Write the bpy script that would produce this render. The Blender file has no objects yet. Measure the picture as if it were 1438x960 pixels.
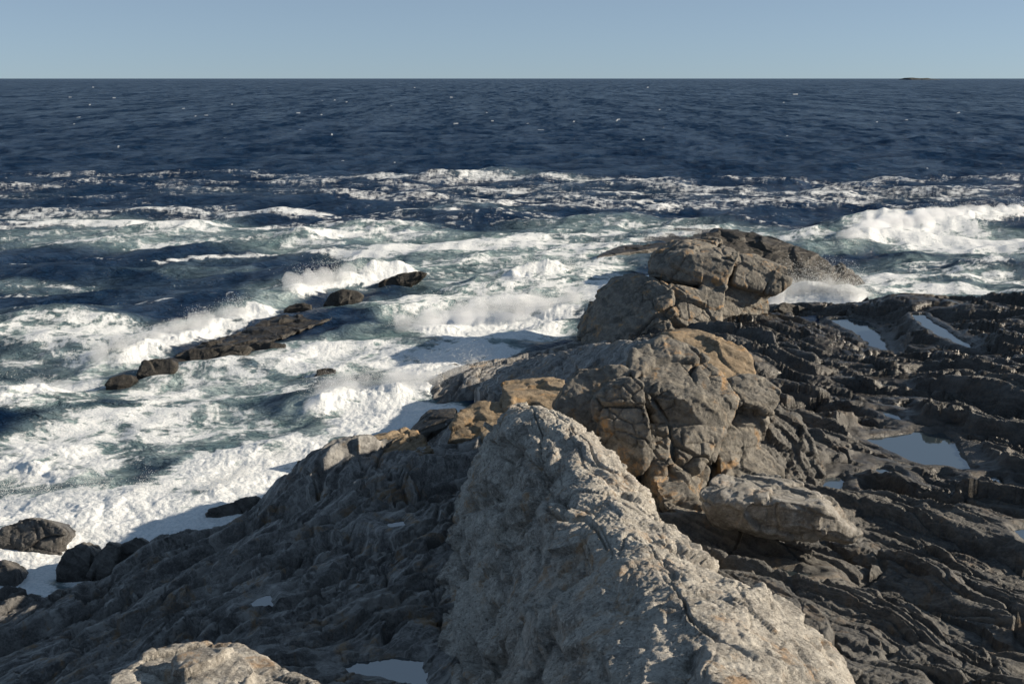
import bpy, bmesh, math, random
import numpy as np

random.seed(7)
rng = np.random.default_rng(11)
scene = bpy.context.scene
COL = scene.collection
R = math.radians
f32 = np.float32

# ------------------------------------------------------------------ camera
CAM_H = 11.0
FPX = 1615.0                 # focal length in pixels of the 1438 px wide photograph
PITCH = R(12.9)
CP, SP = math.cos(PITCH), math.sin(PITCH)
cam_d = bpy.data.cameras.new('camera')
cam_d.sensor_width = 36.0
cam_d.lens = 36.0 * FPX / 1438.0
cam_d.clip_start = 0.1
cam_d.clip_end = 60000.0
cam = bpy.data.objects.new('camera', cam_d)
cam.location = (0, 0, CAM_H)
cam.rotation_euler = (R(90) - PITCH, 0, 0)
COL.objects.link(cam)
scene.camera = cam


def ray(px, py):
    u = (px - 719.0) / FPX
    v = (480.0 - py) / FPX
    return u, CP + v * SP, -SP + v * CP


def at(px, py, z=0.0):
    """the place at height z seen in that direction"""
    x, y, w = ray(px, py)
    t = (z - CAM_H) / w
    return np.array((x * t, y * t, z))


def atY(px, py, Y):
    """the place at distance Y seen in that direction"""
    x, y, w = ray(px, py)
    t = Y / y
    return np.array((x * t, Y, CAM_H + w * t))


# ------------------------------------------------------------------ noise
_perm = np.random.default_rng(3).permutation(256).astype(np.int32)
PERM = np.concatenate([_perm, _perm, _perm])
_g = np.random.default_rng(5).normal(size=(256, 3))
G3 = (_g / np.linalg.norm(_g, axis=1)[:, None]).astype(f32)
RND = np.random.default_rng(9).random((256, 6)).astype(f32)
CH = 160000


def _perlin(x, y, z):
    xi = np.floor(x).astype(np.int32); yi = np.floor(y).astype(np.int32); zi = np.floor(z).astype(np.int32)
    xf = x - xi; yf = y - yi; zf = z - zi
    xi &= 255; yi &= 255; zi &= 255
    u = xf * xf * xf * (xf * (xf * 6 - 15) + 10)
    v = yf * yf * yf * (yf * (yf * 6 - 15) + 10)
    w = zf * zf * zf * (zf * (zf * 6 - 15) + 10)
    out = 0
    a0 = PERM[xi]; a1 = PERM[xi + 1]
    for dx, aa, fx, ux in ((0, a0, xf, 1 - u), (1, a1, xf - 1, u)):
        b0 = PERM[aa + yi]; b1 = PERM[aa + yi + 1]
        for bb, fy, uy in ((b0, yf, 1 - v), (b1, yf - 1, v)):
            uxy = ux * uy
            for o, fz, uz in ((0, zf, 1 - w), (1, zf - 1, w)):
                g = G3[PERM[bb + zi + o]]
                out = out + (g[:, 0] * fx + g[:, 1] * fy + g[:, 2] * fz) * (uxy * uz)
    return out * 1.5


def perlin(P, lam=1.0, seed=0):
    """gradient noise about -1..1; lam = wavelength, a number or one per axis"""
    n = len(P)
    out = np.empty(n, f32)
    lam = np.broadcast_to(np.asarray(lam, f32), (3,))
    off = np.array((seed * 17.31 + .37, seed * 7.77 + .11, seed * 3.13 + .73), f32)
    for i in range(0, n, CH):
        q = P[i:i + CH].astype(f32) / lam + off
        out[i:i + CH] = _perlin(q[:, 0], q[:, 1], q[:, 2])
    return out


def fbm(P, lam, octs=4, gain=.5, seed=0, kind='n'):
    tot = 0; a = 1.0; s = 0.0
    lam = np.asarray(lam, f32)
    for k in range(octs):
        v = perlin(P, lam / 2.03 ** k, seed + k * 5 + 1)
        if kind == 'r':
            v = 1 - 2 * np.abs(v) ** .8
        elif kind == 'b':
            v = 2 * np.abs(v) - .6
        tot = tot + v * a; s += a; a *= gain
    return tot / s ** .7


def worley(P, lam, seed=0, facet=True):
    """distance to the cell border and a tilted plane per cell (broken rock faces)"""
    n = len(P)
    edge = np.empty(n, f32); fac = np.empty(n, f32)
    lam = np.broadcast_to(np.asarray(lam, f32), (3,))
    for i in range(0, n, CH):
        q = P[i:i + CH].astype(f32) / lam + f32(seed * 11.7)
        c = np.floor(q).astype(np.int32)
        d1 = np.full(len(q), 9, f32); d2 = d1.copy(); fc = np.zeros(len(q), f32)
        for dx in (-1, 0, 1):
            for dy in (-1, 0, 1):
                for dz in (-1, 0, 1):
                    cx = c[:, 0] + dx; cy = c[:, 1] + dy; cz = c[:, 2] + dz
                    h = PERM[PERM[PERM[cx & 255] + (cy & 255)] + (cz & 255)]
                    r = RND[h]
                    ex = q[:, 0] - cx - r[:, 0]; ey = q[:, 1] - cy - r[:, 1]; ez = q[:, 2] - cz - r[:, 2]
                    d = np.sqrt(ex * ex + ey * ey + ez * ez)
                    near = d < d1
                    d2 = np.where(near, d1, np.minimum(d2, d))
                    d1 = np.where(near, d, d1)
                    if facet:
                        g = G3[h]
                        pl = g[:, 0] * ex + g[:, 1] * ey + g[:, 2] * ez + (r[:, 3] - .5) * .8
                        fc = np.where(near, pl, fc)
        edge[i:i + CH] = d2 - d1; fac[i:i + CH] = fc
    return edge, fac


def sstep(a, b, x):
    t = np.clip((x - a) / (b - a), 0, 1)
    return t * t * (3 - 2 * t)


def tps_fit(P, V, reg=1e-3):
    n = len(P)
    d = np.linalg.norm(P[:, None] - P[None], axis=2)
    K = np.where(d > 0, d * d * np.log(d + 1e-9), 0) + reg * np.eye(n) * n
    A = np.zeros((n + 3, n + 3)); A[:n, :n] = K
    A[:n, n] = 1; A[:n, n + 1:] = P; A[n, :n] = 1; A[n + 1:, :n] = P.T
    w = np.linalg.solve(A, np.concatenate([V, np.zeros(3)]))
    return P.astype(f32), w.astype(f32)


def tps_eval(fit, Q):
    P, w = fit
    n = len(P)
    out = np.empty(len(Q), f32)
    Q = Q.astype(f32)
    for i in range(0, len(Q), 20000):
        q = Q[i:i + 20000]
        d2 = ((q[:, None, 0] - P[None, :, 0]) ** 2 + (q[:, None, 1] - P[None, :, 1]) ** 2)
        out[i:i + 20000] = (.5 * d2 * np.log(d2 + 1e-9)) @ w[:n] + w[n] + q @ w[n + 1:]
    return out


# ------------------------------------------------------------------ mesh building
def mesh_obj(name, V, F, mat, attrs=None, smooth=True):
    """F: (n,4) or (n,3) int array"""
    me = bpy.data.meshes.new(name)
    V = np.ascontiguousarray(V, f32); F = np.ascontiguousarray(F, np.int32)
    k = F.shape[1]
    me.vertices.add(len(V)); me.vertices.foreach_set('co', V.ravel())
    me.loops.add(F.size); me.loops.foreach_set('vertex_index', F.ravel())
    me.polygons.add(len(F))
    me.polygons.foreach_set('loop_start', np.arange(0, F.size, k, dtype=np.int32))
    me.polygons.foreach_set('use_smooth', np.full(len(F), smooth))
    me.update(calc_edges=True)
    for an, av in (attrs or {}).items():
        a = me.attributes.new(an, 'FLOAT', 'POINT')
        a.data.foreach_set('value', np.ascontiguousarray(av, f32))
    me.materials.append(mat)
    o = bpy.data.objects.new(name, me)
    COL.objects.link(o)
    return o


def compact(V, F, extra=()):
    used = np.zeros(len(V), bool); used[F.ravel()] = True
    idx = np.cumsum(used) - 1
    return (V[used], idx[F]) + tuple(e[used] for e in extra)


def grid_faces(nr, nc, wrap=False):
    i = np.arange(nr - 1)[:, None] * nc
    j = np.arange(nc - (0 if wrap else 1))[None, :]
    j2 = (j + 1) % nc
    return np.stack([i + j, i + j2, i + nc + j2, i + nc + j], -1).reshape(-1, 4)


def grid_normals(V, nr, nc):
    G = V.reshape(nr, nc, 3)
    du = np.gradient(G, axis=1); dv = np.gradient(G, axis=0)
    n = np.cross(du, dv).reshape(-1, 3)
    n /= np.linalg.norm(n, axis=1)[:, None] + 1e-12
    n[n[:, 2] < 0] *= -1
    return n.astype(f32)


def tag(o, label=None, cat=None, group=None, kind=None):
    if label: o['label'] = label
    if cat: o['category'] = cat
    if group: o['group'] = group
    if kind: o['kind'] = kind
    return o


# ------------------------------------------------------------------ materials
class NT:
    def __init__(s, name):
        s.m = bpy.data.materials.new(name); s.m.use_nodes = True
        s.t = s.m.node_tree; s.t.nodes.clear()

    def n(s, typ, ins=None, **kw):
        nd = s.t.nodes.new(typ)
        for k, v in kw.items(): setattr(nd, k, v)
        for k, v in (ins or {}).items():
            if isinstance(v, bpy.types.NodeSocket): s.t.links.new(v, nd.inputs[k])
            else: nd.inputs[k].default_value = v
        return nd

    def math(s, op, a, b=0.0, c=None, clamp=False):
        ins = {0: a, 1: b}
        if c is not None: ins[2] = c
        return s.n('ShaderNodeMath', ins, operation=op, use_clamp=clamp).outputs[0]

    def mix(s, fac, a, b, blend='MIX'):
        nd = s.n('ShaderNodeMix', data_type='RGBA', blend_type=blend)
        for k, v in ((0, fac), (6, a), (7, b)):
            if isinstance(v, bpy.types.NodeSocket): s.t.links.new(v, nd.inputs[k])
            else: nd.inputs[k].default_value = v
        return nd.outputs[2]

    def noise(s, vec, scale, detail=4, rough=.6, dist=0.0):
        return s.n('ShaderNodeTexNoise', {'Vector': vec, 'Scale': scale, 'Detail': detail, 'Roughness': rough, 'Distortion': dist}).outputs['Fac']

    def ramp(s, x, lo, hi, a=0.0, b=1.0):
        return s.n('ShaderNodeMapRange', {'Value': x, 'From Min': lo, 'From Max': hi, 'To Min': a, 'To Max': b}, interpolation_type='SMOOTHSTEP').outputs[0]

    def out(s, surf):
        s.n('ShaderNodeOutputMaterial', {'Surface': surf})
        return s.m


def c4(*c): return (c[0], c[1], c[2], 1.0)


def rock_material(name, dark, mid, light, stain=None, stain_amt=.5, speck=.5, grain=1.0, band=None, bump=1.0, wet_top=None, rough=.85, pale=None, wet_rough=.35):
    """weathered rock: patches, crystals, iron stains, thin bands; black and slick below wet_top where the tide wets it"""
    s = NT(name)
    g = s.n('ShaderNodeNewGeometry').outputs['Position']
    n1 = s.noise(g, .9, 6, .62, .6)
    n2 = s.noise(g, 4.5, 6, .68, .3)
    n3 = s.noise(g, 24 * grain, 5, .72)
    n4 = s.noise(g, 95 * grain, 3, .7)
    a = s.ramp(n1, .38, .62)
    col = s.mix(a, c4(*dark), c4(*mid))
    col = s.mix(s.ramp(n2, .42, .66, 0, .8), col, c4(*light))
    # crystals and dark mica specks
    col = s.mix(s.math('MULTIPLY', s.ramp(n3, .52, .68), speck * .75), col, c4(*[min(1, v * 1.35) for v in light]))
    col = s.mix(s.math('MULTIPLY', s.ramp(n3, .47, .33), speck), col, c4(*[v * .4 for v in dark]))
    col = s.mix(s.math('MULTIPLY', s.ramp(n4, .46, .34), speck * .9), col, c4(*[v * .3 for v in dark]))
    if band:
        bd, bl, bc, ba = band
        mp = s.n('ShaderNodeVectorMath', {0: g, 1: bd}, operation='DOT_PRODUCT').outputs['Value']
        w = s.noise(g, .8, 4, .6)
        ph = s.math('ADD', s.math('MULTIPLY', mp, bl), s.math('MULTIPLY', w, 4.0))
        bn = s.n('ShaderNodeTexNoise', {'W': ph, 'Scale': 1.0, 'Detail': 5.0, 'Roughness': .7}, noise_dimensions='1D').outputs['Fac']
        col = s.mix(s.math('MULTIPLY', s.ramp(bn, .5, .66), ba), col, c4(*bc))
        col = s.mix(s.math('MULTIPLY', s.ramp(bn, .46, .34), ba * .7), col, c4(*[v * .5 for v in dark]))
    if stain:
        sn = s.noise(g, 1.1, 5, .7, 1.2)
        sm = s.math('MULTIPLY', s.ramp(sn, .53, .66), s.ramp(n2, .35, .6))
        col = s.mix(s.math('MULTIPLY', sm, stain_amt), col, c4(*stain))
    if pale:
        pn = s.noise(g, 2.3, 6, .7, .8)
        col = s.mix(s.math('MULTIPLY', s.ramp(pn, .6, .72), pale[3]), col, c4(*pale[:3]))
    rgh = rough
    if wet_top is not None:
        z = s.n('ShaderNodeSeparateXYZ', {0: g}).outputs['Z']
        zz = s.math('ADD', z, s.math('MULTIPLY', s.math('SUBTRACT', n1, .5), 1.4))
        wet = s.ramp(zz, wet_top - .7, wet_top + .7, 1, 0)
        col = s.mix(wet, col, s.mix(1.0, col, c4(.40, .38, .37), 'MULTIPLY'))
        rgh = s.math('ADD', s.math('MULTIPLY', wet, wet_rough - rough), rough)
    b1 = s.n('ShaderNodeBump', {'Height': n2, 'Strength': .55 * bump, 'Distance': .10})
    b2 = s.n('ShaderNodeBump', {'Height': n3, 'Strength': .9 * bump, 'Distance': .03, 'Normal': b1.outputs[0]})
    b3 = s.n('ShaderNodeBump', {'Height': n4, 'Strength': .8 * bump, 'Distance': .012, 'Normal': b2.outputs[0]})
    bs = s.n('ShaderNodeBsdfPrincipled', {'Base Color': col, 'Roughness': rgh, 'Specular IOR Level': .5, 'Normal': b3.outputs[0]})
    return s.out(bs.outputs[0])


STAIN = (.36, .20, .075)
M_RIDGE = rock_material('pale_granite', (.235, .218, .195), (.435, .408, .362), (.62, .588, .53), STAIN, .7, .9, 1.0, ((.9, -.12, .6), 3.0, (.60, .56, .50), .35), 1.2)
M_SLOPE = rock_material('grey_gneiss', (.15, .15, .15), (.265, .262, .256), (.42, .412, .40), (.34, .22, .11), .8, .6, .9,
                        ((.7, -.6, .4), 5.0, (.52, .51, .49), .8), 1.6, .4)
M_TAN = rock_material('tan_gneiss', (.080, .076, .069), (.158, .147, .13), (.27, .252, .22), (.42, .235, .085), .75, .45, .8,
                      ((.5, .2, .8), 4.0, (.30, .26, .2), .3), 1.0, .5)
M_DARK = rock_material('dark_schist', (.052, .051, .050), (.092, .089, .084), (.155, .149, .137), (.22, .14, .07), .5, .55, .9,
                       ((.62, .78, .35), 7.0, (.22, .21, .19), .45), 1.2, 2.3, .6, None, .22)
M_BROWN = rock_material('rusty_gneiss', (.15, .115, .075), (.26, .195, .125), (.34, .27, .19), (.42, .24, .09), .8, .4, .8, None, 1.0, .5)
M_BOULDER = rock_material('banded_boulder', (.16, .148, .13), (.25, .235, .21), (.38, .365, .34), STAIN, .3, .6, .8, None, 1.0, None, .85, (.5, .49, .47, .4))
M_SEAROCK = rock_material('weedy_wet_rock', (.020, .017, .013), (.036, .030, .023), (.062, .053, .041), None, 0, .5, 1.0, None, 1.2, .1, .5)

M_SHORE = rock_material('wet_shore_rock', (.085, .082, .078), (.14, .136, .13), (.23, .225, .215), None, 0, .55, .9, ((.5, .3, .8), 6.0, (.27, .262, .25), .5), 1.2, .45, .6, None, .25)

# ------------------------------------------------------------------ rock shapes
def rock_detail(P, N, amp=1.0, lam=1.0, facet=.10, crack=.05, strata=None, fine=1.0, seed=0, big=.16, crease=.07):
    """moves the points of a rock along their normals: lumps, creases, broken facets, cracks, layers, grain"""
    warp = np.stack([perlin(P, .9 * lam, seed + 31 + k) for k in range(3)], 1) * .22 * lam
    Q = P + warp
    h = big * amp * fbm(P, 1.5 * lam, 3, .5, seed)
    if crease:
        h = h + crease * amp * fbm(Q, .75 * lam, 4, .5, seed + 3, 'r')
    if facet or crack:
        e, fc = worley(Q, .85 * lam, seed + 1)
        h = h + facet * amp * np.clip(fc, -.7, .7)
        e2, fc2 = worley(Q, .30 * lam, seed + 2)
        h = h + .25 * facet * amp * np.clip(fc2, -.6, .6)
        m = sstep(-.15, .25, perlin(P, 1.1 * lam, seed + 77))
        h = h - crack * amp * (1 - sstep(0, .06, e)) * m - crack * .3 * amp * (1 - sstep(0, .09, e2)) * m
    if strata is not None:
        d, l, a = strata
        d = np.asarray(d, f32); d = d / np.linalg.norm(d)
        s = P @ d + .30 * perlin(P, 1.8 * lam, seed + 41) + .07 * perlin(P, .4 * lam, seed + 42)
        for k, (ll, aa) in enumerate(((l, a), (l * .37, a * .45))):
            q = s / ll + .35 * perlin(P, 1.2 * lam, seed + 50 + k)
            fr = q - np.floor(q)
            jig = RND[np.floor(q).astype(np.int32) & 255, 0]
            h = h + aa * (sstep(0, .18, fr) * (1 - fr) - .4) * (.35 + 1.3 * jig)
    h = h + fine * (.008 * fbm(P, .15, 3, .6, seed + 60, 'b') + .005 * fbm(P, .07, 2, .6, seed + 61))
    return P + N * h[:, None]


def hull_verts(hulls):
    """several closed convex pieces as one bmesh"""
    bm = bmesh.new()
    for pts in hulls:
        vs = [bm.verts.new(p) for p in pts]
        r = bmesh.ops.convex_hull(bm, input=vs, use_existing_faces=False)
        junk = [g for g in r['geom_interior'] if isinstance(g, bmesh.types.BMVert)]
        junk += [g for g in r['geom_unused'] if isinstance(g, bmesh.types.BMVert) and g not in junk]
        bmesh.ops.delete(bm, geom=junk, context='VERTS')
    return bm


def piece(pts, back=2.0, sink=0.0, drop=0.0):
    """front points (px, py, Y) plus a smaller copy of them further away; sink extends the bottom downwards"""
    A = np.array([atY(*p) for p in pts])
    c = A.mean(0)
    B = c + (A - c) * np.array((.82, 1, .9)); B[:, 2] -= drop + back * (CAM_H - B[:, 2]) / B[:, 1]; B[:, 1] += back
    L = [A, B]
    if sink:
        m = A[:, 2] < c[2]
        for S in (A, B):
            s = S[m].copy(); s[:, 2] -= sink; L.append(s)
    return np.concatenate(L)


def rock(name, hulls, mat, label, cat, voxel=.05, smooth=4, group=None, zmin=-1.2, **kw):
    bm = hull_verts(hulls)
    me = bpy.data.meshes.new(name); bm.to_mesh(me); bm.free()
    o = bpy.data.objects.new(name, me); COL.objects.link(o)
    md = o.modifiers.new('r', 'REMESH'); md.mode = 'VOXEL'; md.voxel_size = voxel
    if smooth:
        sm = o.modifiers.new('s', 'SMOOTH'); sm.factor = .6; sm.iterations = smooth
    dg = bpy.context.evaluated_depsgraph_get(); dg.update()
    ev = o.evaluated_get(dg)
    m2 = bpy.data.meshes.new_from_object(ev, depsgraph=dg)
    o.modifiers.clear(); o.data = m2; bpy.data.meshes.remove(me); m2.name = name
    n = len(m2.vertices)
    P = np.empty(n * 3, f32); m2.vertices.foreach_get('co', P); P = P.reshape(-1, 3)
    N = np.empty(n * 3, f32); m2.vertices.foreach_get('normal', N); N = N.reshape(-1, 3)
    P = rock_detail(P, N, **kw)
    base = P.min(0); c = np.array(((P[:, 0].min() + P[:, 0].max()) / 2, (P[:, 1].min() + P[:, 1].max()) / 2, P[:, 2].min()), f32)
    m2.vertices.foreach_set('co', (P - c).ravel())
    m2.polygons.foreach_set('use_smooth', np.full(len(m2.polygons), True))
    m2.update()
    m2.materials.clear(); m2.materials.append(mat)
    o.location = c
    return tag(o, label, cat, group)


# ------------------------------------------------------------------ the shore: heights from surveyed spots
spots = []          # x, y, z
def sp(px, py, z): spots.append(at(px, py, z))
def wp(x, y, z): spots.append(np.array((x, y, z), float))

# crest above the surf on the left and the drop into the sea behind it
crest = [(0, 832, .15), (70, 835, .1), (133, 820, .15), (165, 805, .45), (209, 768, .8), (241, 747, 1.1), (330, 737, 1.4), (375, 700, 1.5),
         (420, 666, 1.95), (448, 649, 2.3), (503, 629, 2.8), (531, 622, 3.05), (565, 617, 3.05), (600, 619, 2.85)]
for px, py, z in crest:
    p = at(px, py, z); spots.append(p)
    q = p + np.array((-.7, 1.5, 0)); wp(q[0], q[1], min(z - 1.0, .35) - .3)
    q = p + np.array((-1.5, 4.5, 0)); wp(q[0], q[1], -1.6)
for t in [(0, 880, .45), (0, 920, .95), (0, 960, 1.5), (70, 880, .7), (60, 960, 2.0), (110, 855, .6), (130, 880, 1.1), (200, 830, 1.3), (250, 800, 1.55),
          (300, 770, 1.6), (150, 925, 2.1), (230, 885, 2.3), (250, 840, 1.8), (330, 800, 2.0), (330, 860, 2.45), (400, 750, 2.2),
          (368, 848, 2.25), (430, 710, 2.4), (420, 800, 2.5), (480, 690, 2.75), (480, 850, 2.85), (545, 738, 2.65), (560, 655, 3.1),
          (600, 645, 3.0), (640, 630, 2.8), (600, 700, 2.8), (645, 685, 2.6), (560, 800, 2.75), (480, 900, 2.95), (400, 910, 3.1),
          (545, 935, 2.85), (300, 900, 2.9), (180, 965, 3.0), (400, 965, 3.6), (620, 760, 2.7), (610, 850, 2.75), (590, 930, 2.85),
          (500, 1000, 3.4), (0, 1050, 2.4), (660, 600, 2.6), (700, 570, 2.3), (760, 550, 2.4), (690, 545, .4), (640, 585, 1.0)]:
    sp(*t)
for t in [(-2.8, 9, 4.6), (-3.6, 11.2, 4.0), (-4, 7, 5.2), (-9, 6, 3.6), (-13, 10, 1.8), (-16, 16, -.5), (-14, 22, -1.5), (-1.5, 5, 6.2), (2, 3, 6.5), (5, 6, 4.6),
          (9, 6, 4.2), (14, 8, 3.8), (22, 10, 3.6), (30, 20, 3.2), (34, 40, 2.2), (28, 52, .9), (30, 60, -1.6), (20, 60, -1.6), (-4, 45, -1.6), (0, 38, -1.4),
          (-8, 34, -1.6), (-6, 50, -1.8), (3, 56, -1.6), (10, 62, -1.8), (5, 2, 7), (-6, 1, 6), (12, 1, 5)]:
    wp(*t)
# waterline under the far rocks
for t in [(700, 505, -.5), (760, 480, -.7), (800, 470, -.7), (860, 440, -1.0), (1090, 425, -.4), (1150, 432, -.35), (1130, 415, -.8), (1200, 428, -.3),
          (1230, 408, -.5), (1330, 400, -.7), (1438, 402, -.7), (1040, 420, -.6)]:
    sp(*t)
# right-hand platform
for t in [(980, 770, 3.2), (1000, 810, 3.2), (1080, 800, 3.15), (1200, 785, 2.95), (1300, 765, 2.85), (1438, 745, 2.7), (1150, 850, 3.35), (1250, 850, 3.3),
          (1350, 850, 3.2), (1438, 850, 3.1), (1250, 950, 3.5), (1438, 950, 3.4), (1300, 1050, 3.7), (1500, 1100, 3.8), (1220, 725, 2.75), (1300, 705, 2.6),
          (1400, 705, 2.3), (1290, 630, 2.0), (1340, 655, 2.0), (1180, 690, 2.1), (1180, 640, 2.35), (1120, 600, 2.3), (1200, 590, 2.15), (1300, 570, 2.0), (1400, 600, 2.1),
          (1438, 650, 2.1), (1100, 540, 1.95), (1200, 540, 1.8), (1300, 520, 1.7), (1400, 530, 1.75), (1100, 490, 1.75), (1150, 500, 1.6), (1060, 470, 1.7),
          (1130, 455, 1.2), (1195, 455, .28), (1225, 480, .45), (1250, 505, .75), (1290, 470, 1.25), (1330, 460, 1.15), (1438, 470, 1.4), (1260, 428, 1.0), (1320, 428, 1.0), (1400, 428, 1.05),
          (1438, 428, 1.1), (1050, 520, 2.2), (1000, 690, 2.8), (1030, 480, 2.0), (960, 730, 3.1), (900, 560, 2.6), (880, 500, 2.2), (950, 470, 1.6)]:
    sp(*t)
S = np.array(spots)
FIT = tps_fit(S[:, :2], S[:, 2], 2e-4)

# pools: outline seen at the height of the water
POOLS = [
    ('broad blue tide pool on the dark ledges reflecting the sky', 2.0, [(1212, 618), (1240, 612), (1262, 610), (1282, 604), (1310, 610), (1325, 606), (1342, 625), (1348, 640), (1372, 660), (1350, 662), (1325, 655), (1300, 654), (1285, 650), (1262, 640), (1240, 628)]),
    ('deep blue tide pool between the pale boulder and the dark ledges', 2.12, [(1150, 672), (1180, 668), (1184, 686), (1196, 700), (1212, 714), (1186, 714), (1165, 706), (1152, 690)]),
    ('narrow tide pool at the picture edge right of the broad pool', 2.05, [(1372, 672), (1402, 672), (1414, 684), (1445, 694), (1470, 706), (1450, 706), (1415, 694), (1385, 680)]),
    ('small triangular tide pool just below the broad pool', 2.1, [(1226, 655), (1240, 656), (1268, 668), (1266, 672), (1246, 668), (1230, 662)]),
    ('thin tide pool sliver above the broad pool, the longer one', 2.02, [(1303, 567), (1330, 572), (1358, 575), (1345, 579), (1318, 577)]),
    ('tiny tide pool left of the thin sliver above the broad pool', 2.04, [(1232, 577), (1250, 579), (1265, 586), (1262, 591), (1244, 584)]),
    ('thin blue puddle in the middle of the dark ledges', 1.72, [(1228, 538), (1245, 539), (1268, 544), (1262, 547), (1238, 545)]),
    ('foamy water runnel draining down the ledges to the sea', .42, [(1165, 448), (1200, 447), (1222, 452), (1236, 472), (1252, 500), (1244, 506), (1222, 488), (1205, 470), (1180, 458)]),
    ('long pale water strip in a groove of the far ledges', 1.18, [(1280, 441), (1298, 442), (1325, 462), (1368, 486), (1362, 489), (1330, 478), (1298, 458)]),
    ('pale pool in the shaded gully beside the granite ridge', 2.92, [(478, 935), (495, 925), (520, 927), (560, 922), (596, 925), (600, 965), (560, 962), (520, 948), (490, 945)]),
    ('small pale puddle halfway down the shaded slope', 2.28, [(342, 852), (360, 843), (375, 838), (380, 852), (372, 868), (356, 862)]),
    ('little pale puddle under the lit brown hump', 2.68, [(532, 731), (550, 735), (566, 731), (567, 738), (548, 741)]),
    ('small puddle at the foot of the far headland rock', 1.35, [(1093, 457), (1104, 456), (1114, 459), (1110, 463), (1098, 462)]),
    ('dim puddle at the right edge below the boulder', 2.85, [(1420, 745), (1445, 742), (1470, 760), (1440, 762)]),
    ('dark brown puddle in the crack under the pale boulder', 3.08, [(1060, 808), (1085, 800), (1120, 799), (1145, 806), (1120, 813), (1085, 814)]),
]
POOLW = [(lab, z, np.array([at(x, y, z) for x, y in pts])) for lab, z, pts in POOLS]


def poly_sd(Q, poly):
    """signed distance to a closed outline, negative inside"""
    n = len(poly); d = np.full(len(Q), 1e9); ins = np.zeros(len(Q), bool)
    for i in range(n):
        a = poly[i]; b = poly[(i + 1) % n]
        e = b - a; w = Q - a
        t = np.clip((w @ e) / (e @ e), 0, 1)
        d = np.minimum(d, np.linalg.norm(w - t[:, None] * e, axis=1))
        c = ((a[1] <= Q[:, 1]) & (b[1] > Q[:, 1])) | ((b[1] <= Q[:, 1]) & (a[1] > Q[:, 1]))
        xi = a[0] + (Q[:, 1] - a[1]) / (e[1] if abs(e[1]) > 1e-9 else 1e-9) * e[0]
        ins ^= c & (Q[:, 0] < xi)
    return np.where(ins, -d, d)


def azimuths(lo, hi, step, wide_lo, wide_hi, wstep):
    return np.concatenate([np.arange(wide_lo, lo, wstep), np.arange(lo, hi, step), np.arange(hi, wide_hi, wstep)])


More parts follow.
